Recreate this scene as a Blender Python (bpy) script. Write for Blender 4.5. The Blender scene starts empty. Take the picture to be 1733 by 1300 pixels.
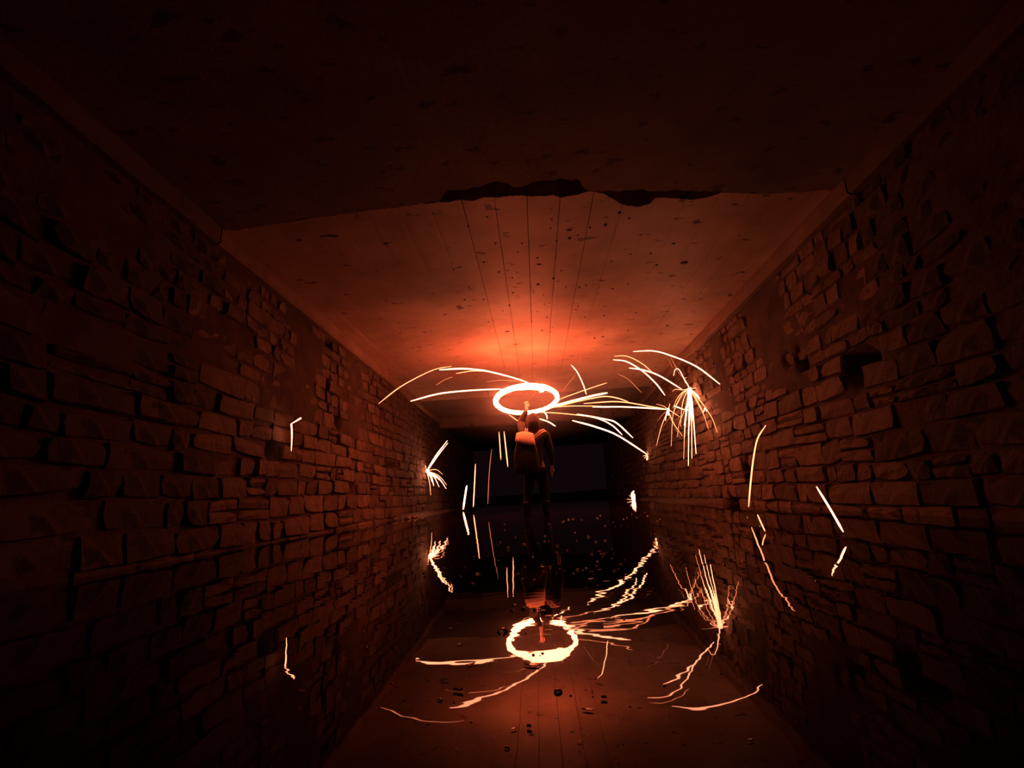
import bpy, bmesh, math, random
from mathutils import Vector, Matrix, noise
random.seed(7)
sc = bpy.context.scene
col = sc.collection
WORLD, EXPO, RINGS, RZT = .0045, 0.0, 74, -1
SMOKE = .11
HANDP = Vector((-.083, 8.75, 1.80))

# ---------------------------------------------------------------- camera, world, exposure
PITCH, YAW, ROLL = math.radians(11.84), math.radians(-1.99), math.radians(-3.44)
EYE = Vector((0, 0, .323))
def camera_axes():
    cy, sy = math.cos(YAW), math.sin(YAW)
    F = Vector((sy, cy, 0)); R = Vector((cy, -sy, 0)); U = Vector((0, 0, 1))
    c, s = math.cos(PITCH), math.sin(PITCH)
    F, U = c*F + s*U, c*U - s*F
    c, s = math.cos(ROLL), math.sin(ROLL)
    R, U = c*R + s*U, c*U - s*R
    return R, U, F
cd = bpy.data.cameras.new('camera'); cam = bpy.data.objects.new('camera', cd); col.objects.link(cam)
R_, U_, F_ = camera_axes()
cam.matrix_world = Matrix(((R_.x, U_.x, -F_.x, EYE.x), (R_.y, U_.y, -F_.y, EYE.y), (R_.z, U_.z, -F_.z, EYE.z), (0, 0, 0, 1)))
cd.sensor_width = 36; cd.lens = 900*36/1733; cd.clip_start = .02; cd.clip_end = 200
sc.camera = cam
w = bpy.data.worlds.new('night'); sc.world = w; w.use_nodes = True
bg = w.node_tree.nodes['Background']; bg.inputs[0].default_value = (.9, .33, .5, 1); bg.inputs[1].default_value = WORLD
sc.view_settings.view_transform = 'Standard'; sc.view_settings.look = 'None'
sc.view_settings.exposure = EXPO; sc.view_settings.gamma = 1; sc.view_settings.use_curve_mapping = False
sc.cycles.max_bounces = 10; sc.cycles.diffuse_bounces = 5; sc.cycles.glossy_bounces = 4
sc.cycles.sample_clamp_indirect = 4
FIRE = (1, .145, .055)

# ---------------------------------------------------------------- helpers
def link(name, me, m=None, parent=None, smooth=True):
    o = bpy.data.objects.new(name, me); col.objects.link(o)
    if m: me.materials.append(m)
    if parent: o.parent = parent
    if smooth: me.polygons.foreach_set('use_smooth', [True]*len(me.polygons))
    return o
def mesh(name, v, f, m=None, parent=None, smooth=True):
    me = bpy.data.meshes.new(name); me.from_pydata([tuple(p) for p in v], [], f); me.update()
    return link(name, me, m, parent, smooth)
def bmo(name, bm, m=None, parent=None, smooth=True):
    me = bpy.data.meshes.new(name); bm.to_mesh(me); bm.free()
    return link(name, me, m, parent, smooth)
def empty(name, loc=(0, 0, 0)):
    o = bpy.data.objects.new(name, None); col.objects.link(o); o.location = loc; o.empty_display_size = .1
    return o
def tag(o, label=None, cat=None, group=None, kind=None):
    if label: o['label'] = label
    if cat: o['category'] = cat
    if group: o['group'] = group
    if kind: o['kind'] = kind
    return o
def lerp_table(T, x, k0=0, k1=1):
    if x <= T[0][k0]: return T[0][k1]
    for a, b in zip(T, T[1:]):
        if x <= b[k0]:
            t = (x - a[k0])/max(1e-6, b[k0] - a[k0]); return a[k1]*(1 - t) + b[k1]*t
    return T[-1][k1]
def nz(x, y, z=0): return noise.noise(Vector((x, y, z)))

# ---------------------------------------------------------------- materials
def mat(name):
    m = bpy.data.materials.new(name); m.use_nodes = True
    nt = m.node_tree; b = nt.nodes['Principled BSDF']
    return m, nt, b
def rough_mat(name, c1, c2, scale, rough=.85, bump=.3, bscale=40, spots=None, rnd=0, coords='Object', wet=0):
    m, nt, b = mat(name); N = nt.nodes; L = nt.links
    tc = N.new('ShaderNodeTexCoord')
    n1 = N.new('ShaderNodeTexNoise'); n1.inputs['Scale'].default_value = scale; n1.inputs['Detail'].default_value = 6; n1.inputs['Roughness'].default_value = .65
    L.new(tc.outputs[coords], n1.inputs['Vector'])
    cr = N.new('ShaderNodeValToRGB'); cr.color_ramp.elements[0].position = .32; cr.color_ramp.elements[1].position = .68
    cr.color_ramp.elements[0].color = (*c1, 1); cr.color_ramp.elements[1].color = (*c2, 1)
    L.new(n1.outputs['Fac'], cr.inputs[0]); out = cr.outputs[0]
    if rnd:
        oi = N.new('ShaderNodeObjectInfo'); mr = N.new('ShaderNodeMapRange'); mr.inputs[3].default_value = 1 - rnd; mr.inputs[4].default_value = 1 + rnd
        L.new(oi.outputs['Random'], mr.inputs[0])
        mx = N.new('ShaderNodeVectorMath'); mx.operation = 'SCALE'; L.new(out, mx.inputs[0]); L.new(mr.outputs[0], mx.inputs['Scale']); out = mx.outputs[0]
    if spots:
        sc_, thr, dark, stretch = spots
        mp = N.new('ShaderNodeMapping'); mp.inputs['Scale'].default_value = stretch; L.new(tc.outputs[coords], mp.inputs[0])
        n2 = N.new('ShaderNodeTexNoise'); n2.inputs['Scale'].default_value = sc_; n2.inputs['Detail'].default_value = 3; L.new(mp.outputs[0], n2.inputs['Vector'])
        r2 = N.new('ShaderNodeValToRGB'); r2.color_ramp.elements[0].position = thr; r2.color_ramp.elements[1].position = thr + .05
        L.new(n2.outputs['Fac'], r2.inputs[0])
        mm = N.new('ShaderNodeMix'); mm.data_type = 'RGBA'; L.new(r2.outputs[0], mm.inputs[0]); L.new(out, mm.inputs[6]); mm.inputs[7].default_value = (*dark, 1); out = mm.outputs[2]
    L.new(out, b.inputs['Base Color'])
    b.inputs['Roughness'].default_value = rough
    if bump:
        n3 = N.new('ShaderNodeTexNoise'); n3.inputs['Scale'].default_value = bscale; n3.inputs['Detail'].default_value = 8; n3.inputs['Roughness'].default_value = .7
        L.new(tc.outputs[coords], n3.inputs['Vector'])
        bp = N.new('ShaderNodeBump'); bp.inputs['Strength'].default_value = bump; bp.inputs['Distance'].default_value = .03
        L.new(n3.outputs['Fac'], bp.inputs['Height']); L.new(bp.outputs[0], b.inputs['Normal'])
    return m
def fire_mat(name, s, c=FIRE):
    m, nt, b = mat(name); b.inputs['Base Color'].default_value = (0, 0, 0, 1)
    b.inputs['Emission Color'].default_value = (*c, 1); b.inputs['Emission Strength'].default_value = s
    return m
def plain(name, c, rough=.8, bump=0, bs=200):
    return rough_mat(name, tuple(v*.8 for v in c), tuple(v*1.15 for v in c), 12, rough, bump, bs)
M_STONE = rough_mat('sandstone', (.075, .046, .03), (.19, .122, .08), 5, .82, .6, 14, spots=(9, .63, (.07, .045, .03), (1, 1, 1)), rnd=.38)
M_STONE2 = rough_mat('dimmed_mossy_sandstone', (.036, .026, .019), (.115, .077, .052), 3.2, .88, .8, 14, spots=(4, .56, (.018, .017, .011), (1, 1, 1)), rnd=.3)  # mossy patches, plus a darker base painting in light falloff near the camera
M_MORTAR = rough_mat('old_mortar', (.05, .032, .022), (.12, .078, .052), 4, .95, .9, 20)
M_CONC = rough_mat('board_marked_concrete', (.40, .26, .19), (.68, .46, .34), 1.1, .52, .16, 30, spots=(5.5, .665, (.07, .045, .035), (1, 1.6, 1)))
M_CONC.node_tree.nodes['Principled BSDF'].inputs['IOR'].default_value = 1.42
M_CONC2 = rough_mat('dimmed_concrete', (.12, .08, .07), (.24, .165, .13), 1.3, .85, .3, 25, spots=(5, .62, (.06, .04, .035), (1, 1.6, 1)))  # light falloff painted into the tone of near slab and downstand beam
M_CONC3 = rough_mat('dimmed_far_concrete', (.10, .068, .05), (.20, .14, .10), 1.3, .85, .3, 25, spots=(5, .62, (.05, .034, .028), (1, 1.6, 1)))  # far ceiling: colour darkened to paint in the light fading beyond the ring
M_PLATE2 = rough_mat('dimmed_beam_concrete', (.08, .05, .04), (.15, .10, .075), 2.5, .85, .4, 22)  # copy of the beam concrete with corner shade near the camera painted in
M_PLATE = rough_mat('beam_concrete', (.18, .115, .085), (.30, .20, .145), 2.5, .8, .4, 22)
M_STAIN = rough_mat('black_residue', (.012, .008, .006), (.05, .03, .02), 20, .7, .3, 60)
M_DARK = rough_mat('dark_earth', (.012, .01, .008), (.03, .022, .016), 3, .95, .5, 10)
M_MUD = rough_mat('silt', (.05, .03, .02), (.10, .065, .045), 3, .6, .6, 15)
M_FOAM = plain('foam', (.85, .78, .72), .3)
def wet(m, ior, cr):
    b = m.node_tree.nodes['Principled BSDF']; b.inputs['IOR'].default_value = ior; b.inputs['Coat Weight'].default_value = 1; b.inputs['Coat Roughness'].default_value = cr
wet(M_FOAM, 2.2, .3); M_FOAM.node_tree.nodes['Principled BSDF'].inputs['Metallic'].default_value = .5
M_BUB = plain('bubble_film', (.95, .9, .88), .08); M_BUB.node_tree.nodes['Principled BSDF'].inputs['Transmission Weight'].default_value = .95
M_LEAF = rough_mat('wet_leaf', (.30, .18, .10), (.60, .42, .28), 30, .15, .15, 60, rnd=.4)
wet(M_LEAF, 2.2, .3)
def translucent(m, c, k):
    nt = m.node_tree; b = nt.nodes['Principled BSDF']; o = nt.nodes['Material Output']
    t = nt.nodes.new('ShaderNodeBsdfTranslucent'); t.inputs[0].default_value = (*c, 1); x = nt.nodes.new('ShaderNodeMixShader'); x.inputs[0].default_value = k
    nt.links.new(b.outputs[0], x.inputs[1]); nt.links.new(t.outputs[0], x.inputs[2]); nt.links.new(x.outputs[0], o.inputs[0])
translucent(M_LEAF, (.8, .6, .4), .3)
M_HOT = fire_mat('spark_white_hot', 13, (1, .28, .13))
M_WARM = fire_mat('spark_orange', 5, (1, .23, .09))
M_DIM = fire_mat('spark_cooling', 1.1, (1, .2, .08))
M_RING = fire_mat('burning_steel', RINGS)
HEAT = {'hot': M_HOT, 'warm': M_WARM, 'dim': M_DIM}

# ---------------------------------------------------------------- measured positions, metres
SPARKS = [["thin straight spark trail flying up to the right just off the burning ring's right edge",[[0.428,9.1,1.888],[0.884,9.048,2.014],[1.314,9.0,2.12]],0.0066,"warm"],["thick white spark trail leaving the ring's lower right edge, rising to the right",[[0.29,9.2,1.788],[0.614,9.033,1.832],[1.031,8.818,1.878],[1.264,8.7,1.89]],0.0158,"hot"],["long thin spark arc right of the ring rising, then bending down halfway to the wall",[[0.33,9.2,1.775],[0.813,9.592,1.926],[1.224,9.923,2.035],[1.438,10.095,2.074],[1.68,10.295,2.06],[1.915,10.5,2.009]],0.0106,"warm"],["flat spark trail under the bending arc, running to the small burst on the right wall",[[0.97,9.8,1.918],[1.702,10.333,1.994],[2.415,10.87,1.941],[2.849,11.2,1.903]],0.0103,"warm"],["thin level spark trail running right from the bottom of the ring",[[0.167,9.3,1.797],[0.663,9.522,1.843],[1.281,9.8,1.847]],0.0075,"warm"],["level white spark trail ending at the lower burst on the right stone wall",[[1.139,9.9,1.856],[1.865,10.478,1.902],[2.887,11.3,1.916]],0.0124,"hot"],["thin spark trail running right from behind the hooded head, almost level",[[0.11,9.3,1.732],[0.551,9.612,1.729],[1.368,10.2,1.671]],0.0076,"warm"],["bright spark arc right of the ring, the shorter of two falling side by side",[[0.814,9.7,1.708],[1.243,10.195,1.679],[1.573,10.617,1.574],[1.816,11.0,1.411]],0.0111,"hot"],["bright spark arc right of the ring, the longer of two falling side by side",[[0.825,9.7,1.713],[1.443,10.435,1.676],[1.705,10.767,1.62],[2.099,11.4,1.374]],0.0134,"hot"],["long white spark arc, lowest right of the ring, landing far down the right wall",[[0.827,11.0,1.77],[1.415,11.966,1.716],[2.073,13.1,1.596],[3.123,15.1,1.23]],0.0179,"hot"],["small hooked spark trail standing above the ring's right end",[[0.678,8.3,2.307],[0.775,8.435,2.215],[0.873,8.643,2.045],[0.924,8.8,1.912]],0.0075,"hot"],["faint slanting spark trail between the ring and the hooked spark above its right end",[[0.523,8.6,1.961],[0.73,8.3,2.139]],0.0041,"dim"],["faint hair-thin spark trail curving off the top of the ring",[[0.182,8.4,2.101],[0.28,8.7,2.058]],0.0042,"dim"],["short curved spark trail hanging under the ring just right of the raised arm",[[0.178,8.9,1.707],[0.241,8.9,1.612],[0.246,8.9,1.551]],0.0096,"hot"],["short spark trail falling to the right beside the person's hood",[[0.119,9.0,1.574],[0.264,8.947,1.506],[0.376,8.9,1.418]],0.0096,"hot"],["short thin spark trail falling under the ring's left side",[[-0.4,9.0,1.679],[-0.245,9.0,1.557]],0.0062,"warm"],["thick white spark arc sweeping up and left from the top of the ring",[[0.027,8.5,2.074],[-0.172,8.128,2.096],[-0.566,7.434,2.086],[-0.739,7.143,2.06],[-0.907,6.864,2.019],[-1.13,6.5,1.932]],0.0103,"hot"],["large thin spark arc at far left that falls away in front of the left wall",[[-0.842,5.6,1.74],[-0.945,5.332,1.657],[-1.036,5.074,1.548],[-1.169,4.661,1.345],[-1.264,4.3,1.136]],0.0039,"warm"],["faint spark trail under the two arcs left of the ring, nearly level",[[-0.106,8.6,2.154],[-0.402,8.28,2.13],[-0.663,8.0,2.065]],0.0041,"dim"],["thin spark arc running close beneath the thick arc on the left",[[-0.619,7.9,2.203],[-0.825,7.542,2.138],[-1.02,7.2,2.038]],0.0052,"warm"],["very short thin spark trail floating between the two big arcs left of the ring",[[-1.042,7.0,1.945],[-1.124,6.805,1.867],[-1.199,6.6,1.759]],0.004,"dim"],["long white spark trail running level from the ring's left edge, drooping at its tip",[[-0.316,8.8,2.078],[-0.665,8.539,2.05],[-1.1,8.216,1.987],[-1.433,7.968,1.916],[-1.785,7.7,1.782]],0.0105,"hot"],["highest bright spark arc at right, drooping across the top of the right wall",[[1.195,5.9,1.842],[1.314,5.481,1.726],[1.401,5.128,1.575],[1.49,4.696,1.357],[1.534,4.3,1.109]],0.0055,"hot"],["thin amber spark arc just below the highest one on the right",[[0.987,6.0,1.828],[1.099,5.81,1.77],[1.205,5.586,1.625],[1.268,5.4,1.474]],0.0039,"warm"],["steep white spark arc at right that crosses another and falls short of the burst",[[0.976,6.0,1.786],[1.088,5.819,1.712],[1.198,5.591,1.549],[1.277,5.363,1.354],[1.311,5.2,1.199]],0.006,"hot"],["white spark arc at right running down into the large burst",[[1.244,6.5,1.789],[1.482,6.743,1.799],[1.747,7.031,1.766],[2.139,7.5,1.654]],0.0082,"hot"],["thin faint spark arc below the bright arcs on the right",[[1.259,7.5,1.939],[1.401,7.5,1.851],[1.572,7.5,1.642]],0.004,"dim"],["thin vertical spark trail, left one of the close pair left of the backpack",[[-0.751,11.6,1.706],[-0.728,11.324,1.408],[-0.704,11.0,1.061]],0.0099,"warm"],["slightly brighter vertical spark trail nearest to the backpack's left side",[[-0.646,11.7,1.716],[-0.602,11.242,1.317],[-0.556,10.75,0.895]],0.0121,"warm"],["faint long vertical spark trail fading towards the water in the dark left of the legs",[[-0.996,12.4,1.413],[-1.03,11.84,0.836],[-1.036,11.2,0.186]],0.0069,"dim"],["upright orange spark trail over the water, right beside the bright bent one",[[-1.569,14.0,1.188],[-1.614,13.888,0.574],[-1.649,13.8,0.102]],0.015,"warm"],["bright bent spark trail touching the water, leftmost of the falling ones left of the person",[[-2.078,16.0,0.694],[-2.059,15.516,0.468],[-2.018,14.6,0.043]],0.0254,"hot"],["long curved orange spark trail falling in front of the dark gap in the right wall",[[2.303,5.36,0.857],[2.186,5.319,0.725],[2.096,5.267,0.531],[2.009,5.204,0.294],[1.941,5.15,0.093]],0.0067,"warm"],["small spark trail dropping into the water below the long curved one at right",[[1.484,3.8,0.099],[1.449,3.672,0.053],[1.417,3.55,0.01]],0.004,"warm"],["rightmost spark trail, thick and straight, slanting down into the water",[[1.772,3.53,0.264],[1.667,3.212,0.14],[1.576,2.95,0.038]],0.0054,"hot"]]
BURSTS = [["large fan of sparks bursting from one point on the right stone wall",[[[[2.907,9.7,2.046],[2.668,9.118,1.515],[2.264,8.1,0.607]],0.0092,"hot"],[[[2.907,9.7,2.046],[2.631,9.194,1.529],[2.289,8.4,0.721]],0.0064,"warm"],[[[2.907,9.7,2.046],[2.718,9.15,1.516],[2.387,8.3,0.717]],0.0076,"hot"],[[[2.907,9.7,2.046],[2.722,9.054,1.603],[2.31,7.8,0.757]],0.0124,"hot"],[[[2.907,9.7,2.046],[2.784,9.397,1.654],[2.581,9.0,1.153]],0.0177,"hot"],[[[2.907,9.7,2.046],[2.758,9.438,1.769],[2.531,9.0,1.306]],0.0132,"hot"],[[[2.907,9.7,2.046],[2.835,9.49,1.773],[2.727,9.2,1.4]],0.0223,"hot"],[[[2.892,9.65,2.037],[2.84,9.539,1.867],[2.774,9.4,1.655]],0.0405,"hot"],[[[2.892,9.65,2.037],[2.86,9.554,1.912],[2.834,9.4,1.715]],0.0315,"hot"],[[[2.907,9.7,2.046],[2.944,9.44,1.842],[2.965,9.164,1.615],[2.968,8.892,1.382],[2.923,8.6,1.115]],0.0078,"warm"],[[[2.907,9.7,2.046],[2.907,9.436,1.801],[2.903,9.108,1.498],[2.857,8.8,1.201]],0.0057,"warm"],[[[2.907,9.7,2.046],[2.974,9.552,1.904],[3.005,9.388,1.712],[3.005,9.3,1.603]],0.0117,"hot"],[[[2.907,9.7,2.046],[2.933,9.529,1.881],[2.933,9.333,1.676],[2.936,9.2,1.54]],0.0071,"warm"],[[[2.907,9.7,2.046],[3.019,9.579,2.026],[3.089,9.488,1.96],[3.132,9.4,1.865]],0.0063,"warm"],[[[2.907,9.7,2.046],[2.736,9.577,1.968],[2.592,9.451,1.836],[2.459,9.3,1.65]],0.0063,"warm"],[[[2.907,9.7,2.046],[2.742,9.579,2.012],[2.585,9.461,2.01],[2.511,9.4,1.96]],0.0054,"warm"],[[[2.907,9.7,2.046],[2.722,9.585,1.927],[2.516,9.404,1.652],[2.416,9.27,1.43],[2.275,9.0,0.975]],0.0066,"warm"],[[[2.907,9.7,2.046],[2.734,9.547,1.843],[2.606,9.358,1.555],[2.525,9.2,1.311]],0.0067,"warm"],[[[2.907,9.7,2.046],[2.699,9.611,1.857],[2.435,9.475,1.52],[2.274,9.4,1.352]],0.0045,"dim"],[[[2.907,9.7,2.046],[2.72,9.46,1.669],[2.533,9.271,1.391],[2.416,9.1,1.125]],0.0049,"warm"],[[[2.907,9.7,2.046],[2.855,9.632,2.124],[2.78,9.545,2.221],[2.717,9.463,2.317],[2.657,9.407,2.373],[2.589,9.365,2.335],[2.539,9.3,2.227]],0.0081,"hot"],[[[2.729,9.5,2.248],[2.616,9.4,2.396],[2.538,9.3,2.562]],0.0044,"dim"],[[[2.673,9.5,2.394],[2.554,9.4,2.587]],0.004,"dim"],[[[2.591,9.5,2.422],[2.51,9.4,2.568]],0.004,"dim"],[[[2.817,9.6,2.142],[2.805,9.6,2.22],[2.85,9.6,2.239]],0.0054,"warm"],[[[2.976,9.2,1.61],[2.902,9.1,1.507]],0.0078,"hot"],[[[2.976,9.2,1.61],[2.964,9.1,1.523]],0.006,"hot"],[[[2.832,10.6,1.881],[2.845,10.325,1.8],[2.856,10.063,1.723],[2.876,9.8,1.669]],0.0116,"hot"],[[[2.907,9.7,2.046],[2.582,9.09,1.364],[2.445,8.8,1.043]],0.0087,"hot"],[[[2.907,9.7,2.046],[2.654,8.889,1.283],[2.556,8.6,1.016]],0.0052,"warm"]]],["smaller spray of sparks bursting on the right wall, left of and below the large fan",[[[[2.885,11.3,1.904],[2.634,10.977,1.551],[2.395,10.6,1.121]],0.0072,"warm"],[[[2.885,11.3,1.904],[2.812,11.192,1.816],[2.723,11.0,1.646]],0.0137,"hot"],[[[2.885,11.3,1.904],[2.797,11.259,1.979],[2.629,11.2,2.031]],0.0064,"warm"],[[[2.885,11.3,1.904],[2.903,11.228,1.992],[2.913,11.2,2.025]],0.0064,"warm"],[[[2.887,11.3,1.916],[2.953,11.078,1.79],[3.003,10.9,1.687]],0.0084,"warm"],[[[2.882,11.3,1.879],[2.85,10.834,1.543],[2.865,10.4,1.256]],0.0077,"warm"],[[[2.879,11.3,1.854],[2.856,10.984,1.586],[2.862,10.5,1.197]],0.0051,"dim"],[[[2.885,11.3,1.904],[2.714,11.153,1.792],[2.565,11.0,1.644]],0.0053,"dim"],[[[2.888,11.3,1.929],[2.846,11.2,1.778]],0.0266,"hot"]]],["tiny splash of sparks at the end of a long arc, farthest down the right wall",[[[[3.154,15.1,1.212],[3.085,15.0,1.062]],0.0213,"hot"],[[[3.154,15.1,1.212],[2.964,14.9,1.177]],0.0113,"warm"],[[[3.154,15.1,1.212],[2.989,14.9,1.111]],0.0099,"warm"],[[[3.158,15.1,1.245],[3.111,15.0,1.305]],0.0114,"hot"],[[[3.154,15.1,1.212],[3.034,14.9,1.076]],0.0099,"warm"],[[[3.124,15.05,1.177],[3.106,15.0,1.11]],0.0284,"hot"]]],["spray of sparks bursting low on the far end of the left wall",[[[[-2.844,14.0,1.09],[-2.382,12.831,1.379],[-1.929,11.8,1.606]],0.0207,"hot"],[[[-2.844,14.0,1.09],[-2.318,12.799,1.387],[-1.95,12.0,1.574]],0.0123,"hot"],[[[-2.86,14.0,1.091],[-2.895,13.894,1.317],[-2.948,13.8,1.514]],0.0118,"warm"],[[[-2.86,14.0,1.091],[-2.738,13.737,0.758],[-2.669,13.5,0.457]],0.0104,"warm"],[[[-2.86,14.0,1.091],[-2.558,13.724,1.091],[-2.355,13.5,0.95]],0.0091,"warm"],[[[-2.86,14.0,1.091],[-2.477,13.586,0.931],[-2.209,13.2,0.673]],0.0116,"warm"],[[[-2.86,14.0,1.091],[-2.415,13.393,0.819],[-2.193,13.0,0.584]],0.014,"hot"],[[[-2.86,14.0,1.091],[-2.586,13.598,0.894],[-2.4,13.2,0.641]],0.0141,"hot"],[[[-2.86,14.0,1.091],[-2.662,13.602,0.898],[-2.531,13.2,0.677]],0.0218,"hot"],[[[-2.86,14.0,1.091],[-2.724,13.772,0.967],[-2.63,13.5,0.79]],0.0325,"hot"],[[[-2.86,14.0,1.091],[-2.508,13.507,0.916],[-2.323,13.2,0.765]],0.0128,"hot"],[[[-2.844,14.0,1.09],[-2.756,13.858,0.987],[-2.746,13.8,0.94]],0.0459,"hot"]]],["forked white spark bouncing straight down off the near left wall",[[[[-2.434,5.45,1.251],[-2.604,5.6,1.222]],0.0078,"hot"],[[[-2.604,5.6,1.222],[-2.594,5.6,1.09],[-2.596,5.6,0.931]],0.0085,"hot"]]],["small glowing splash of sparks right where the right wall meets the water",[[[[2.621,15.117,0.016],[2.594,15.054,0.177],[2.644,15.017,0.253]],0.0427,"hot"],[[[2.621,15.117,0.016],[2.429,15.017,0.044]],0.0085,"warm"],[[[2.621,15.117,0.016],[2.505,15.017,0.15]],0.0085,"warm"],[[[2.637,15.117,0.015],[2.652,15.017,0.173]],0.0356,"hot"]]]]
GAP_NEAR = [[-2.531,4.262],[-1.625,4.142],[-0.989,4.082],[-0.671,4.047],[-0.568,3.906],[-0.398,3.903],[-0.289,3.886],[-0.224,3.847],[-0.162,3.824],[-0.074,3.868],[0.015,3.947],[0.108,3.898],[0.199,3.866],[0.35,3.874],[0.502,3.885],[0.553,4.037],[0.645,4.095],[0.723,4.089],[0.978,4.111],[1.193,4.156],[1.44,4.191],[1.695,4.241],[2.205,4.348],[2.826,4.362]]
GAP_FAR = [[-2.536,4.272],[-1.633,4.161],[-0.993,4.1],[-0.678,4.084],[-0.486,4.088],[-0.341,4.086],[-0.212,4.069],[-0.085,4.073],[0.042,4.077],[0.137,4.12],[0.233,4.119],[0.313,4.122],[0.378,4.164],[0.473,4.139],[0.614,4.108],[0.73,4.147],[0.842,4.267],[0.921,4.356],[1.082,4.417],[1.178,4.393],[1.206,4.29],[1.392,4.317],[1.572,4.373],[1.696,4.345],[1.776,4.291],[2.213,4.368],[2.837,4.382]]
STAINS = [[-0.264,5.604,0.019,0.026],[-0.168,5.582,0.013,0.013],[0.176,6.05,0.029,0.051],[0.359,5.91,0.023,0.035],[-0.036,5.141,0.01,0.014],[-0.286,4.387,0.013,0.012],[0.168,5.313,0.023,0.009],[0.189,5.486,0.04,0.012],[0.36,4.955,0.012,0.026],[0.294,4.685,0.011,0.014],[0.48,4.752,0.035,0.014],[0.569,4.873,0.012,0.02],[0.49,4.925,0.024,0.025],[0.924,4.498,0.022,0.03],[1.03,4.609,0.016,0.013],[1.842,5.74,0.057,0.053],[1.592,5.221,0.028,0.014],[1.174,5.392,0.021,0.018],[0.686,6.246,0.018,0.024],[0.77,6.201,0.015,0.015],[-0.52,6.415,0.018,0.021],[-0.642,6.407,0.012,0.012],[-0.761,6.383,0.018,0.025],[-0.137,6.26,0.018,0.032],[-0.208,6.708,0.016,0.027],[0.243,6.408,0.009,0.017],[0.167,7.015,0.01,0.02],[0.305,7.319,0.017,0.026],[1.137,7.406,0.021,0.027],[0.862,7.42,0.014,0.022],[-0.651,5.989,0.014,0.018],[-0.755,5.45,0.013,0.018],[1.532,5.743,0.023,0.02],[0.989,5.54,0.016,0.016],[1.119,8.547,0.028,0.042],[1.251,8.497,0.041,0.028],[-0.293,7.844,0.055,0.03],[-0.541,7.325,0.02,0.021],[1.623,8.257,0.02,0.026],[1.116,6.368,0.025,0.016],[0.012,4.95,0.014,0.021],[-0.25,4.907,0.014,0.03],[-0.478,4.532,0.009,0.009],[0.44,5.698,0.008,0.013],[0.263,6.751,0.01,0.023],[0.123,6.295,0.012,0.016],[-0.306,6.894,0.016,0.019],[0.326,6.719,0.013,0.018],[0.241,7.908,0.037,0.024],[2.218,8.121,0.032,0.038],[1.397,5.419,0.016,0.018],[0.82,4.712,0.019,0.012],[0.301,4.52,0.009,0.009],[0.674,4.736,0.012,0.009],[-0.412,5.326,0.013,0.012],[-0.124,5.799,0.011,0.017],[0.522,6.215,0.009,0.012],[1.294,6.27,0.012,0.012],[0.95,6.498,0.013,0.013],[0.723,6.939,0.013,0.014]]
HOLES = [[1,4.675,1.245,0.212,0.119],[1,7.586,0.402,0.215,0.211],[1,8.45,-0.015,0.212,0.094],[1,5.676,3.155,0.04,0.019],[-1,11.67,0.824,0.739,0.058],[-1,6.684,1.162,0.079,0.052],[-1,7.305,0.283,0.484,0.028],[-1,8.054,0.577,0.098,0.098],[-1,10.256,1.053,0.572,0.034],[-1,9.772,1.973,0.127,0.065],[-1,8.096,2.675,0.15,0.045],[-1,7.059,2.526,0.139,0.039],[-1,7.441,1.492,0.074,0.058],[1,7.762,2.499,0.097,0.06],[1,5.615,1.546,0.062,0.081],[1,5.905,1.62,0.055,0.033],[1,9.457,0.869,0.238,0.026],[1,6.765,1.297,0.26,0.026],[-1,5.483,0.917,0.094,0.079],[1,7.999,1.152,0.148,0.031]]
FLOAT = [[-0.197,1.289,0.023,"leaf"],[-0.108,1.387,0.028,"bubble"],[0.054,0.886,0.026,"leaf"],[-0.055,0.832,0.015,"leaf"],[0.083,0.929,0.012,"twig"],[0.012,0.969,0.015,"bubble"],[-0.958,1.827,0.053,"leaf"],[-0.447,1.029,0.027,"leaf"],[0.249,0.767,0.015,"leaf"],[-0.0,2.519,0.028,"leaf"],[0.177,2.102,0.042,"leaf"],[-0.034,0.896,0.008,"leaf"],[-0.159,0.994,0.024,"twig"],[-0.183,0.957,0.009,"bubble"],[-0.26,1.055,0.009,"leaf"],[-0.282,2.408,0.021,"bubble"],[-0.154,1.138,0.028,"leaf"],[-0.033,1.112,0.049,"leaf"],[-0.245,1.444,0.019,"leaf"],[-0.204,0.876,0.01,"leaf"],[-0.062,0.776,0.007,"bubble"],[0.033,0.785,0.009,"leaf"],[-0.129,0.779,0.007,"leaf"],[-0.234,0.818,0.007,"leaf"],[-0.034,0.835,0.007,"twig"],[0.211,1.121,0.012,"leaf"],[-3.045,17.688,0.079,"bubble"]]
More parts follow.
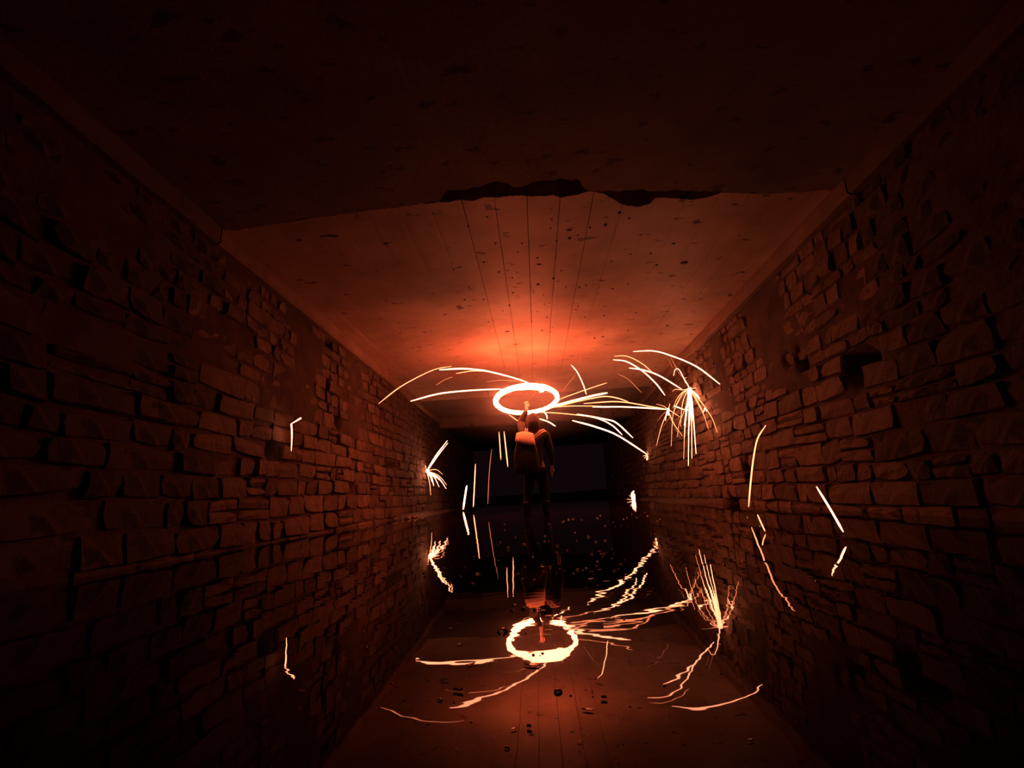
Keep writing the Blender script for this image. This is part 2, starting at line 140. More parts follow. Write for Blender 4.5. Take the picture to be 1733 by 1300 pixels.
FLECKS = [[0.147,2.378,0.0158,0],[0.186,2.13,0.0062,0],[0.332,2.441,0.0175,0],[0.101,3.439,0.0186,0],[-0.292,3.772,0.0156,0],[0.352,3.565,0.0237,0],[0.243,3.755,0.0105,0],[-0.115,3.668,0.0277,0],[-0.036,2.163,0.0117,0],[-0.08,2.202,0.0135,0],[0.397,3.12,0.0141,0],[-0.196,4.314,0.0183,0],[-0.215,2.624,0.0116,0],[0.299,2.754,0.0119,0],[0.339,3.966,0.0298,0],[0.2,2.219,0.0064,0],[0.009,2.702,0.0076,0],[-0.091,2.189,0.0082,0],[0.271,2.078,0.0093,0],[0.091,2.352,0.0078,0],[0.221,2.192,0.0065,0],[-0.199,3.337,0.0192,0],[-0.01,2.197,0.0119,0],[-0.022,3.742,0.0118,0],[0.155,2.058,0.0073,0],[0.384,2.614,0.0124,0],[0.124,2.271,0.0113,0],[-0.16,2.26,0.0066,0],[0.42,3.623,0.0229,0],[0.146,2.313,0.0076,0],[-0.113,2.335,0.0098,0],[0.319,2.165,0.0163,0],[0.074,2.425,0.0124,0],[0.056,3.805,0.0175,0],[0.346,2.471,0.0129,0],[-0.212,3.543,0.0233,0],[0.002,2.372,0.0155,0],[0.167,2.345,0.0107,0],[-0.047,2.91,0.019,0],[-0.034,2.18,0.0129,0],[-0.227,2.869,0.0115,0],[0.056,2.309,0.0137,0],[-0.003,2.592,0.0165,0],[-0.004,2.297,0.0161,0],[0.29,2.055,0.0109,0],[-0.104,2.343,0.0172,0],[0.186,2.394,0.0152,0],[0.256,2.587,0.0156,0],[0.144,2.333,0.0137,0],[-0.294,3.98,0.0196,0],[-0.081,2.555,0.0149,0],[0.105,3.5,0.0106,0],[-0.022,3.727,0.0139,0],[0.085,3.084,0.0177,0],[-0.063,2.242,0.0062,0],[-0.05,3.082,0.0103,0],[0.035,4.281,0.0247,0],[0.146,3.153,0.0177,0],[0.314,2.876,0.0194,0],[0.025,3.841,0.0218,0],[0.807,3.93,0.014,0],[1.391,7.269,0.0179,0],[0.793,7.14,0.0259,0],[0.254,6.153,0.0168,0],[1.139,5.368,0.0234,0],[0.686,6.526,0.0287,0],[0.351,6.616,0.0292,0],[0.094,6.12,0.0153,0],[0.409,6.69,0.0265,0],[-0.41,6.403,0.0181,0],[0.985,6.214,0.0175,0],[1.228,5.653,0.0202,0],[0.601,5.092,0.0197,0],[0.914,6.011,0.0205,0],[0.107,5.875,0.0191,0],[0.734,5.004,0.0115,0],[0.28,4.467,0.0187,0],[-0.346,5.39,0.0171,0],[0.67,4.929,0.0162,0],[0.279,6.318,0.026,0],[0.084,4.86,0.0115,0],[0.743,5.597,0.016,0],[1.26,6.442,0.0212,0],[0.489,6.382,0.0164,0],[1.186,7.07,0.0193,0],[0.758,4.746,0.0108,0],[0.816,3.86,0.0146,0],[1.093,6.218,0.0227,0],[0.032,1.603,0.0093,0],[-0.067,1.335,0.0086,1],[0.016,1.678,0.008,1],[-0.096,1.695,0.0125,0],[0.063,1.595,0.0105,1],[0.005,1.383,0.013,1],[-0.08,1.295,0.0065,0],[-0.012,1.192,0.0086,0],[-0.05,1.362,0.0076,0],[-0.006,1.613,0.0088,1],[0.035,1.57,0.0128,0],[-0.076,1.309,0.0061,1],[0.008,1.535,0.0139,1],[-0.038,1.243,0.0054,0],[-0.096,1.622,0.0153,0],[-0.063,1.64,0.0157,0],[0.052,1.594,0.0122,1],[-0.057,1.488,0.0113,1],[-0.031,1.617,0.0142,0],[0.04,1.407,0.0125,1],[0.003,1.34,0.0111,1],[-0.091,1.714,0.0091,1],[0.053,1.378,0.0116,1],[-0.017,1.201,0.0091,1],[-0.016,1.641,0.0082,1],[-0.032,1.451,0.0131,1],[-0.055,1.523,0.0077,1],[-0.055,1.4,0.0061,0],[-0.031,1.184,0.0095,0],[-0.017,1.179,0.0057,0],[0.188,1.751,0.0123,1],[0.314,3.036,0.0139,1],[0.173,1.468,0.0077,0],[0.311,2.319,0.0163,0],[0.235,2.444,0.0165,0],[0.315,2.045,0.0168,1],[0.129,1.654,0.009,1],[0.197,1.45,0.0087,0],[0.259,2.903,0.0228,0],[0.549,2.812,0.0131,1],[0.368,2.885,0.0136,0],[0.341,2.929,0.0107,0],[0.187,1.967,0.0107,0],[0.197,2.3,0.0092,0],[0.335,1.8,0.0137,1],[0.145,1.936,0.0113,0],[0.214,1.802,0.0126,0],[0.229,2.045,0.0153,1],[0.206,2.301,0.009,0],[0.395,2.226,0.0091,1],[0.307,2.837,0.0158,0],[0.316,2.907,0.02,1],[0.235,2.343,0.0124,1],[0.289,2.265,0.0161,0],[0.317,1.738,0.0125,0],[0.199,1.599,0.0106,0],[0.273,1.697,0.0081,0],[0.335,2.684,0.0102,1],[0.182,1.751,0.0085,1],[0.311,1.86,0.0067,1],[-0.515,2.417,0.0154,0],[-0.376,2.673,0.0122,0],[-0.656,3.608,0.0188,0],[-0.381,3.112,0.0155,0],[-0.274,2.157,0.0144,0],[-0.541,2.518,0.0166,0],[-0.369,2.197,0.0131,0],[-0.234,1.498,0.0079,0],[-0.245,2.196,0.0066,0],[-0.457,1.999,0.0096,0],[-0.478,2.76,0.0109,0],[-0.35,2.358,0.0139,0],[-0.479,2.669,0.0183,0],[-0.2,1.866,0.0083,0],[-0.226,2.065,0.0061,0],[-0.392,1.791,0.0117,0],[-0.272,2.402,0.0135,0],[-0.235,1.658,0.0072,0],[-0.305,1.94,0.0069,0],[-0.65,3.535,0.0144,0],[0.908,2.709,0.0113,0],[0.855,2.288,0.0119,0],[0.86,2.52,0.0102,0],[1.123,3.097,0.0117,0],[1.104,3.794,0.0182,0],[1.405,3.8,0.0228,0],[1.896,5.082,0.0274,0],[0.905,2.312,0.0119,0],[1.056,2.866,0.01,0],[1.585,4.032,0.0248,0],[1.963,5.883,0.0243,0],[0.83,2.342,0.0139,0],[1.657,4.999,0.0258,0],[1.308,3.545,0.0208,0],[-0.27,1.206,0.007,0],[-0.245,0.963,0.0063,0],[-0.276,1.003,0.0068,0],[-0.148,1.076,0.0052,0],[-0.116,1.153,0.0048,0],[-0.108,1.248,0.0037,1],[-0.167,0.969,0.0036,1],[-0.158,0.946,0.0058,0],[-0.29,1.053,0.0072,0],[-0.192,0.858,0.0051,0],[-0.224,0.929,0.0064,0],[-0.342,1.283,0.0045,1],[-0.25,0.973,0.0032,0],[-0.12,0.864,0.0058,0],[-0.083,0.806,0.0047,0],[-0.367,1.379,0.0043,0],[-0.223,1.06,0.0065,0],[-0.3,1.108,0.006,0],[0.181,0.923,0.0042,0],[0.222,0.789,0.0058,1],[0.301,0.86,0.0036,1],[0.296,1.022,0.0065,0],[0.283,1.058,0.0055,0],[0.33,0.913,0.0039,0],[0.352,0.934,0.0028,0],[0.2,0.893,0.0028,0],[0.188,0.975,0.0074,0],[0.204,0.8,0.0026,0],[0.463,1.219,0.0079,0],[0.194,1.096,0.0055,0],[0.367,1.2,0.0046,0],[0.269,0.967,0.0031,0],[-0.368,1.526,0.0075,0],[-0.476,1.467,0.0067,0],[-0.391,1.572,0.0085,0],[-0.567,1.493,0.0067,0],[-0.348,1.336,0.0058,0],[-0.367,1.356,0.0046,0],[-0.419,1.309,0.0091,0],[-0.69,2.156,0.0102,0],[-0.699,2.469,0.0086,0],[-0.74,1.985,0.0129,0],[-1.021,2.881,0.0179,0],[-0.717,2.444,0.0092,0],[-0.652,2.695,0.0096,0],[-0.514,1.496,0.0065,0],[0.032,0.951,0.0065,0],[0.031,1.144,0.0062,0],[0.068,0.963,0.005,0],[0.045,0.931,0.0036,0],[0.153,1.112,0.0053,0],[0.005,0.866,0.0039,0],[0.091,0.85,0.0026,0],[0.015,1.008,0.0043,1],[0.058,0.975,0.0054,0],[0.066,0.942,0.0054,0],[0.128,0.791,0.0032,1],[0.196,1.136,0.0053,0],[0.709,1.7,0.0135,0],[0.546,1.319,0.0055,0],[0.617,1.526,0.0068,0],[0.664,2.221,0.0114,0],[0.957,1.793,0.0086,0],[0.867,1.825,0.0137,0],[0.556,1.481,0.0069,0],[0.814,1.608,0.0126,0],[0.729,2.276,0.0161,0],[0.665,2.324,0.0174,0],[1.102,2.145,0.0136,0],[0.678,1.467,0.0095,0]]
FLOAT_LABELS = [
 'brown leaf floating alone in the dark water left of the mirrored ring',
 "round foam bubble touching the left edge of the mirrored ring",
 'largest curled leaf afloat in the glowing patch right of and below the mirrored ring',
 'curled leaf afloat below the mirrored ring near the bottom of the picture',
 'short bright hooked twig standing out of the water above the largest curled leaf',
 'small foam bubble afloat directly below the mirrored ring',
 'pale leaf floating by itself far left in the black water',
 'pale leaf floating below the reflection of the near left spark',
 'pale leaf floating near the bottom right of the picture',
 "small reddish leaf floating just in front of the person's feet",
 "reddish leaf among foam flecks, right of the person's feet",
 'small leaf fragment floating between the mirrored ring and the bottom leaf',
 'thin pale twig floating left of and below the mirrored ring',
 'foam bubble afloat just left of the zigzag reflection below the ring',
 'small pale leaf fragment floating farthest left below the ring\'s level arc reflection',
 'foam bubble afloat between the reflections of the upright sparks',
 'pale leaf lying across the reflection of the level arc left of the ring',
 'large faint leaf just under the lower edge of the mirrored ring',
 'small leaf floating above the lone brown leaf, left of the mirrored ring',
 'small leaf floating at the lower left end of the fading arc reflection',
 'foam bubble lowest in the picture, straight below the mirrored ring',
 'small leaf floating at the bottom, right of the curled bottom leaf',
 'small leaf floating at the very bottom, left of the lowest bubble',
 'small leaf at the bottom, farthest left of the bottom row',
 'short twig floating right beside the curled bottom leaf',
 'small leaf floating right of the glowing patch, under the straight spark reflection',
 'bright foam bubble at the water\'s edge by the far end of the left wall']
# ================================================================ STRUCTURE
ZC = 2.8; YM = 13.2; Y0, Y1, YE = -2.5, 16.4, 27.0
def wall_x(side, y): return -(2.62 + .018*y) if side < 0 else 2.74 + .025*y
def in_hole(side, y, z):
    d = 9
    for s_, hy, hz, ry, rz in HOLES:
        if s_ == side:
            d = min(d, math.hypot((y - hy)/(ry + .02), (z - hz)/(rz + .02)))
    return d
def P(side, y, z, n):               # n: metres out of the wall plane into the tunnel
    return (wall_x(side, y) - side*n, y, z)

# murky water: a solid slab with a rippled mirror-like surface
m, nt, b = mat('murky_water'); N = nt.nodes; L = nt.links
b.inputs['Base Color'].default_value = (.018, .010, .007, 1); b.inputs['Roughness'].default_value = .01; b.inputs['IOR'].default_value = 1.22
tc = N.new('ShaderNodeTexCoord'); n1 = N.new('ShaderNodeTexNoise'); n1.inputs['Scale'].default_value = 1.7; n1.inputs['Detail'].default_value = 3; n1.inputs['Roughness'].default_value = .45
mp = N.new('ShaderNodeMapping'); mp.inputs['Scale'].default_value = (1, 1.8, 1); L.new(tc.outputs['Object'], mp.inputs[0]); L.new(mp.outputs[0], n1.inputs['Vector'])
n2 = N.new('ShaderNodeTexNoise'); n2.inputs['Scale'].default_value = 7; n2.inputs['Detail'].default_value = 2; L.new(mp.outputs[0], n2.inputs['Vector'])
ad = N.new('ShaderNodeMath'); ad.operation = 'MULTIPLY_ADD'; L.new(n2.outputs['Fac'], ad.inputs[0]); ad.inputs[1].default_value = .10; L.new(n1.outputs['Fac'], ad.inputs[2])
bp = N.new('ShaderNodeBump'); bp.inputs['Strength'].default_value = .5; bp.inputs['Distance'].default_value = .0026
L.new(ad.outputs[0], bp.inputs['Height']); L.new(bp.outputs[0], b.inputs['Normal'])
M_WATER = m
bm = bmesh.new(); bmesh.ops.create_cube(bm, size=1, matrix=Matrix.Translation((0, 20, -.06)) @ Matrix.Diagonal((16, 48, .12, 1)))
tag(bmo('water_surface', bm, M_WATER, smooth=False), kind='structure')
bm = bmesh.new(); bmesh.ops.create_cube(bm, size=1, matrix=Matrix.Translation((0, 20, -.26)) @ Matrix.Diagonal((16, 48, .28, 1)))
tag(bmo('floor', bm, M_MUD, smooth=False), kind='structure')

# walls: recessed mortar bed with real hollows, stones laid in courses proud of it
def stone_mesh(w, h, rnd_, proud, depth=.13, flush=0):
    nx, nzv = 4, 3; v = []; f = []
    ci = .006 + rnd_.random()*.009
    tilt = (rnd_.random() - .5)*.03; tilt2 = (rnd_.random() - .5)*.03
    jx = [rnd_.uniform(-.018, .018) for _ in range(4)]; jz = [rnd_.uniform(-.012, .012) for _ in range(4)]
    cuts = [1 if rnd_.random() < .35 else 0 for _ in range(4)]
    def outline(u, t, inset):
        x = (u - .5)*(w - 2*inset); z = (t - .5)*(h - 2*inset)
        k = (0 if u < .5 else 1) + (0 if t < .5 else 2)
        wgt = abs(u - .5)*2*abs(t - .5)*2
        x += jx[k]*wgt - (cuts[k]*w*.06*wgt*(1 if u > .5 else -1)); z += jz[k]*wgt - (cuts[k]*h*.12*wgt*(1 if t > .5 else -1))
        return x, z
    for j in range(nzv):
        for i in range(nx):
            u, t = i/(nx - 1), j/(nzv - 1); x, z = outline(u, t, ci)
            edge = i in (0, nx - 1) or j in (0, nzv - 1)
            v.append((x + rnd_.uniform(-.006, .006), z + rnd_.uniform(-.005, .005), proud + tilt*(u - .5) + tilt2*(t - .5) + rnd_.uniform(-.007, .009) - (0 if not edge else .006)))
    for j in range(nzv - 1):
        for i in range(nx - 1):
            a = j*nx + i; f.append((a, a + 1, a + 1 + nx, a + nx))
    per = [(i, 0) for i in range(nx)] + [(nx - 1, j) for j in range(1, nzv)] + [(i, nzv - 1) for i in range(nx - 2, -1, -1)] + [(0, j) for j in range(nzv - 2, 0, -1)]
    n = len(per); base = len(v)
    jit = [(rnd_.uniform(-.005, .005), rnd_.uniform(-.005, .005)) for _ in per]
    for k, (i, j) in enumerate(per):
        x, z = outline(i/(nx - 1), j/(nzv - 1), 0); v.append((x + jit[k][0], z + jit[k][1], proud - .02 - ci*.8))
    for k, (i, j) in enumerate(per):
        x, z = outline(i/(nx - 1), j/(nzv - 1), 0); v.append((x, z, -depth))
    for k in range(n):
        k2 = (k + 1) % n; a, b_ = per[k][1]*nx + per[k][0], per[k2][1]*nx + per[k2][0]
        f.append((a, base + k, base + k2, b_)); f.append((base + k, base + n + k, base + n + k2, base + k2))
    return v, f
def build_wall(side, name):
    rn = random.Random(11 if side < 0 else 23)
    # mortar bed
    ys = [Y0 + .07*i for i in range(int((YE - Y0)/.07) + 1)]; zs = [-.2 + .06*i for i in range(51)]
    v = []; f = []
    for y in ys:
        for z in zs:
            d = in_hole(side, y, z); n = -.034 + .010*nz(y*5, z*5, side) + .02*nz(y*1.3, z*1.9, 4)
            if z > 1.35 and y < 9: n += .03*max(0, nz(y*.9, z*1.1, 7) + .25)
            if d < 1.15: n = -.36 if d < .95 else -.18
            v.append(P(side, y, z, n))
    nzn = len(zs)
    for i in range(len(ys) - 1):
        for j in range(nzn - 1):
            a = i*nzn + j; q = (a, a + 1, a + nzn + 1, a + nzn)
            f.append(q if side > 0 else q[::-1])
    wall = tag(mesh(name, v, f, M_MORTAR), kind='structure')
    # stones
    items = []
    z = -.16; ci = 0
    while z < 2.63:
        low = z < 1.4
        h = rn.uniform(.16, .235) if low else rn.uniform(.12, .19)
        if z + h > 2.56: h = 2.645 - z
        y = Y0 + rn.uniform(0, .3)
        while y < YE:
            wd = rn.choice([rn.uniform(.22, .36), rn.uniform(.34, .55), rn.uniform(.5, .72)]) if low else rn.uniform(.17, .46)
            items.append((y, z, wd, h)); y += wd
        z += h; ci += 1
    cand = []
    for (y, z, wd, h) in items:
        cy, cz = y + wd/2, z + h/2
        cz += .02*math.sin(cy*.9 + z*2) + .012*nz(cy*1.5, z*3, 9)
        if in_hole(side, cy, cz) < 1.0: continue
        if cz > .3 and rn.random() < .018: continue
        w_, h_ = wd - rn.uniform(.004, .02), h - rn.uniform(.003, .018)
        split = cz < 1.6 and rn.random() < .10 and h > .15
        subs = [(cy, cz, w_, h_)]
        if split: subs = [(cy, cz - h*.25, w_, h_*.47), (cy, cz + h*.25, w_, h_*.47)]
        for (a, b2, c, d) in subs:
            proud = rn.gauss(.0, .008) + (.0 if rn.random() > .06 else .03)
            if b2 > 1.35 and a < 9: proud -= .014 + .03*max(0, nz(a*.9, b2*1.1, 7))
            dist = Vector((wall_x(side, a), a, b2 - .32)).length
            vis = a > 1.6 and b2 > -.05
            cand.append(((c*abs(wall_x(side, a))/dist)*d/dist**2 if vis else 0, a, b2, c, d, proud, rn.uniform(-.03, .03)))
    cand.sort(key=lambda t: -t[0])
    rest_v, rest_f = [], []
    for k, (s_, cy, cz, c, d, proud, rot) in enumerate(cand):
        if k >= 300 and cy > YE - .5: continue
        sv, sf = stone_mesh(c, d, rn, proud)
        cr_, sr_ = math.cos(rot), math.sin(rot)
        wx = wall_x(side, cy)
        loc = [(-side*n + (wall_x(side, cy + x) - wx), x*cr_ - zz*sr_, x*sr_ + zz*cr_) for (x, zz, n) in sv]
        sf = sf if side < 0 else [q[::-1] for q in sf]
        if k < 300:
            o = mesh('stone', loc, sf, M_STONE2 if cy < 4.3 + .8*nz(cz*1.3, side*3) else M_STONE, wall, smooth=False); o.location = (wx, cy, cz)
        else:
            b0 = len(rest_v); rest_v += [(p[0] + wx, p[1] + cy, p[2] + cz) for p in loc]; rest_f += [tuple(i + b0 for i in q) for q in sf]
    o = mesh('stonework', rest_v, rest_f, M_STONE, wall, smooth=False); o['kind'] = 'stuff'
    return wall
build_wall(-1, 'wall_left'); build_wall(1, 'wall_right')

# concrete beam along the top of each wall
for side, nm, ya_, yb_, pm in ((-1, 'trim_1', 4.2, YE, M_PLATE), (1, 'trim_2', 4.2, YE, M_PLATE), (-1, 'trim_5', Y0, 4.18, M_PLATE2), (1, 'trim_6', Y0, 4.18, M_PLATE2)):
    v = []; f = []; prof = [(-.3, 2.635), (.05, 2.635), (.075, 2.66), (.075, 2.775), (.06, 2.83), (-.3, 2.83)]
    nn_ = int((yb_ - ya_)/.15); ys = [ya_ + (yb_ - ya_)*i/nn_ for i in range(nn_ + 1)]
    for y in ys:
        for (n, z) in prof: v.append(P(side, y, z + .008*nz(y*2, z*4, side), n + .012*nz(y*2.5, z*6, side*2)))
    k = len(prof)
    for i in range(len(ys) - 1):
        for j in range(k - 1):
            q = (i*k + j, i*k + j + 1, (i + 1)*k + j + 1, (i + 1)*k + j); f.append(q if side < 0 else q[::-1])
    tag(mesh(nm, v, f, pm, smooth=False), kind='structure')

# ceiling: cover slab with the cast panels below it, broken open along the joint
def edge_far(x): return lerp_table(GAP_FAR, x) + .025*nz(x*9, 3) + .014*nz(x*38, 3)
def edge_near(x): return min(lerp_table(GAP_NEAR, x) + .03*nz(x*10, 8) + .018*nz(x*42, 8), edge_far(x) - .012)
bm = bmesh.new(); bmesh.ops.create_cube(bm, size=1, matrix=Matrix.Translation((0, (Y0 + YE)/2, 3.22)) @ Matrix.Diagonal((9, YE - Y0, .2, 1)))
ceiling = tag(bmo('ceiling', bm, M_DARK, smooth=False), kind='structure')
def slab(name, x0, x1, ya, yb, m_, nx, ys, parent, bev=.004, seed=0, zoff=0, rev=False):
    """panel with its underside at ZC; ya(x), yb(x) give its two ends; ys = parameters along it"""
    v = []; f = []
    xs = [x0 + (x1 - x0)*i/nx for i in range(nx + 1)]
    n = len(xs)
    for t in ys:
        for i, x in enumerate(xs):
            y = ya(x)*(1 - t) + yb(x)*t
            e = bev if i in (0, n - 1) else 0
            v.append((x, y, ZC + zoff + e + .004*nz(x*2, y*2, seed) + .0018*nz(x*12, y*12, seed)))
    r = len(ys)
    for j in range(r - 1):
        for i in range(n - 1):
            a = j*n + i; f.append((a, a + n, a + n + 1, a + 1))
    # upstanding rim
    per = [(0, i) for i in range(n)] + [(j, n - 1) for j in range(1, r)] + [(r - 1, i) for i in range(n - 2, -1, -1)] + [(j, 0) for j in range(r - 2, 0, -1)]
    b0 = len(v)
    for (j, i) in per:
        p = v[j*n + i]; v.append((p[0], p[1], 3.14))
    k = len(per)
    for q in range(k):
        q2 = (q + 1) % k; f.append((per[q][0]*n + per[q][1], per[q2][0]*n + per[q2][1], b0 + q2, b0 + q))
    return mesh(name, v, f, m_, parent, smooth=False)
TS = [0, .0015, .004, .008, .016, .03, .05, .08] + [.12 + .088*i for i in range(11)]
bx = [-3.3, -2.75, -2.45, -2.17, -1.88, -1.6, -1.32, -1.04, -.76, -.475, -.2, .08, .365, .65, .93, 1.21, 1.5, 1.78, 2.06, 2.34, 2.62, 2.9, 3.45]
for i in range(len(bx) - 1):
    a, b2 = bx[i], bx[i + 1]
    g = .006 if -.6 < a < .7 else .0018
    g2 = .006 if -.6 < b2 < .7 else .0018
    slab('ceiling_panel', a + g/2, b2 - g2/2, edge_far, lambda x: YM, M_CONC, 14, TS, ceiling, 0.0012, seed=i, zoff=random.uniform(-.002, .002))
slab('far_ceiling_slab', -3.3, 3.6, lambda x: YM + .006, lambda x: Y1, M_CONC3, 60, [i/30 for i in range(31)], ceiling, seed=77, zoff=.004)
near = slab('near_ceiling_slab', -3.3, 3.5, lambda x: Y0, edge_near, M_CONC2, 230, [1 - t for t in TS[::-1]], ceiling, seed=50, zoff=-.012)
# drips, pits and residue stuck on the ceiling
for k, (x, y, rx, ry) in enumerate(STAINS):
    v = [(x, y, ZC - .007)]; f = []; n = 9
    for ring, (s_, z) in enumerate(((.55, -.007), (1, .008))):
        for i in range(n):
            a = i/n*math.tau; rr = s_*(1 + .45*nz(k*3.1 + math.cos(a)*1.3, math.sin(a)*1.3, ring))
            v.append((x + max(rx, .012)*rr*math.cos(a), y + max(ry, .02)*rr*math.sin(a), ZC + z))
    for i in range(n):
        i2 = (i + 1) % n; f.append((0, 1 + i2, 1 + i)); f.append((1 + i, 1 + i2, 1 + n + i2, 1 + n + i))
    mesh('residue_patch', v, f, M_STAIN, ceiling)
def ribbon(name, pts, wd, m_, parent):
    v = []; f = []
    for i, (x, y, s_) in enumerate(pts):
        for k, (dx, z) in enumerate(((-1, .01), (0, -.006), (1, .01))): v.append((x + dx*wd*s_, y, ZC + z))
    for i in range(len(pts) - 1):
        for k in range(2): a = i*3 + k; f.append((a, a + 3, a + 4, a + 1))
    return mesh(name, v, f, m_, parent)
ribbon('seam_deposit', [(.083 + .006*nz(i*.9, 1), 4.9 + i*.09, .3 + 1.1*max(0, nz(i*.33, 5) + .35)) for i in range(30)], .016, M_STAIN, ceiling)
ribbon('seam_deposit', [(.365 + .005*nz(i*.9, 2), 4.2 + i*.08, .2 + .9*max(0, nz(i*.4, 9) + .2)) for i in range(30)], .014, M_STAIN, ceiling)
# hairline crack across the panels beyond the ring
cv = []; cf = []
for i in range(25):
    x = -.42 + i*.03; y = 9.5 + .25*math.sin(i*.16) + .05*nz(i*.6, 3)
    cv += [(x, y - .012, ZC - .004), (x, y + .012, ZC + .006)]
for i in range(24): cf.append((2*i, 2*i + 2, 2*i + 3, 2*i + 1))
mesh('crack', cv, cf, M_STAIN, ceiling)
# downstand beam and the lower roof beyond it
bm = bmesh.new(); bmesh.ops.create_cube(bm, size=1, matrix=Matrix.Translation((0, 16.6, 2.83)) @ Matrix.Diagonal((7.4, .4, .62, 1)))
bmesh.ops.bevel(bm, geom=bm.edges[:], offset=.02, segments=2)
tag(bmo('trim_3', bm, M_CONC2, smooth=False), kind='structure')
bm = bmesh.new(); bmesh.ops.create_cube(bm, size=1, matrix=Matrix.Translation((0, 21.9, 2.88)) @ Matrix.Diagonal((7.6, 10.2, .5, 1)))
tag(bmo('trim_4', bm, M_DARK, smooth=False), kind='structure')
# earth bank outside the far mouth
v = []; f = []
for i in range(41):
    for j in range(13):
        x = -10 + i*.5; t = j/12; v.append((x, 31 + t*7 + .6*nz(x*.5, t*3), -.25 + .6*t**.7 + .2*nz(x*.8, t*4, 3)*t))
for i in range(40):
    for j in range(12): a = i*13 + j; f.append((a, a + 13, a + 14, a + 1))
tag(mesh('earth_bank', v, f, M_DARK), kind='structure')
# silt shelf and rubble at the foot of the far left wall and the right wall
for side, y0, y1, wd, nm in ((-1, 9.6, 24, .42, 'silt_shelf'), (1, 8.8, 24, .34, 'silt_shelf')):
    v = []; f = []; ns = 70
    for i in range(ns):
        y = y0 + (y1 - y0)*i/(ns - 1); e = min(1, i/9)
        for j in range(7):
            t = j/6; n = -.06 + t*(wd*e*(1 + .35*nz(y*1.1, 2, side)) + .06)
            v.append(P(side, y, .075*e*(1 - t**2) - .02*t - .03*(1 - e) + .018*nz(y*4, t*4, side), n))
    for i in range(ns - 1):
        for j in range(6):
            a = i*7 + j; q = (a, a + 7, a + 8, a + 1); f.append(q if side < 0 else q[::-1])
    tag(mesh(nm, v, f, M_MUD), kind='structure')

# ================================================================ FIRE
def catmull(pts, n):
    p = [Vector(q) for q in pts]
    if len(p) == 2: return [p[0].lerp(p[1], i/n) for i in range(n + 1)]
    e = [p[0]*2 - p[1]] + p + [p[-1]*2 - p[-2]]; out = []
    per = max(2, round(n/(len(p) - 1)))
    for k in range(len(p) - 1):
        a, b_, c, d = e[k:k + 4]
        for i in range(per):
            t = i/per
            out.append(.5*((2*b_) + (c - a)*t + (2*a - 5*b_ + 4*c - d)*t*t + (3*b_ - a - 3*c + d)*t**3))
    out.append(p[-1]); return out
def tube(path, rf, sides=6, closed=False):
    v = []; f = []; n = len(path); up = Vector((.13, .21, 1)).normalized()
    for i, p in enumerate(path):
        a = path[i - 1] if (i > 0 or closed) else path[0]; b_ = path[(i + 1) % n] if (i < n - 1 or closed) else path[-1]
        t = (b_ - a).normalized(); s_ = t.cross(up)
        if s_.length < .05: s_ = t.cross(Vector((1, 0, 0)))
        s_.normalize(); u = s_.cross(t); r = rf(i/(n - 1))
        for k in range(sides):
            an = k/sides*math.tau; v.append(p + (s_*math.cos(an) + u*math.sin(an))*r)
    m_ = n if closed else n - 1
    for i in range(m_):
        for k in range(sides):
            a = i*sides + k; b2 = i*sides + (k + 1) % sides; c = ((i + 1) % n)*sides + (k + 1) % sides; d = ((i + 1) % n)*sides + k
            f.append((a, b2, c, d))
    if not closed:
        f.append(tuple(range(sides))[::-1]); f.append(tuple((n - 1)*sides + k for k in range(sides)))
    return v, f
def streak(name, pts, r, heat, parent=None, fan=False):
    path = catmull(pts, 16)
    o0 = path[0].copy() if not parent else Vector((0, 0, 0))
    rf = (lambda t: r*(1 - .72*t**1.5)) if fan else (lambda t: r*(.45 + .55*min(1, t*6, (1 - t)*9)))
    v, f = tube([p - o0 for p in path], rf, 5)
    o = mesh(name, v, f, HEAT[heat], parent)
    if not parent: o.location = o0
    return o
for lab, pts, r, heat in SPARKS:
    tag(streak('spark_trail', pts, r, heat), lab, 'spark', 'spark trails in the air')
for lab, rays in BURSTS:
    o0 = Vector(rays[0][0][0]); root = empty('spark_burst', o0); tag(root, lab, 'spark burst', 'bursts of sparks')
    for pts, r, heat in rays:
        streak('spark_ray', [Vector(p) - o0 for p in pts], r, heat, root, fan=True)

# thin smoke volume added to stand in for lens glow round the fire
m = bpy.data.materials.new('glow_smoke'); m.use_nodes = True; nt = m.node_tree; nt.nodes.clear()
mo = nt.nodes.new('ShaderNodeOutputMaterial'); vs_ = nt.nodes.new('ShaderNodeVolumeScatter')
vs_.inputs['Color'].default_value = (.9, .85, .85, 1); vs_.inputs['Density'].default_value = SMOKE; vs_.inputs['Anisotropy'].default_value = .35
nt.links.new(vs_.outputs[0], mo.inputs['Volume'])
tc = nt.nodes.new('ShaderNodeTexCoord'); mp = nt.nodes.new('ShaderNodeMapping'); mp.vector_type = 'POINT'
mp.inputs['Location'].default_value = (0, -9.5/3.4, -2.15/1.0); mp.inputs['Scale'].default_value = (1/2.55, 1/3.4, 1/1.0)
ln = nt.nodes.new('ShaderNodeVectorMath'); ln.operation = 'LENGTH'
mr = nt.nodes.new('ShaderNodeMapRange'); mr.interpolation_type = 'SMOOTHSTEP'; mr.inputs[1].default_value = .95; mr.inputs[2].default_value = .1; mr.inputs[3].default_value = 0; mr.inputs[4].default_value = SMOKE
nt.links.new(tc.outputs['Object'], mp.inputs[0]); nt.links.new(mp.outputs[0], ln.inputs[0]); nt.links.new(ln.outputs['Value'], mr.inputs[0]); nt.links.new(mr.outputs[0], vs_.inputs['Density'])
bm = bmesh.new(); bmesh.ops.create_icosphere(bm, subdivisions=4, radius=1)
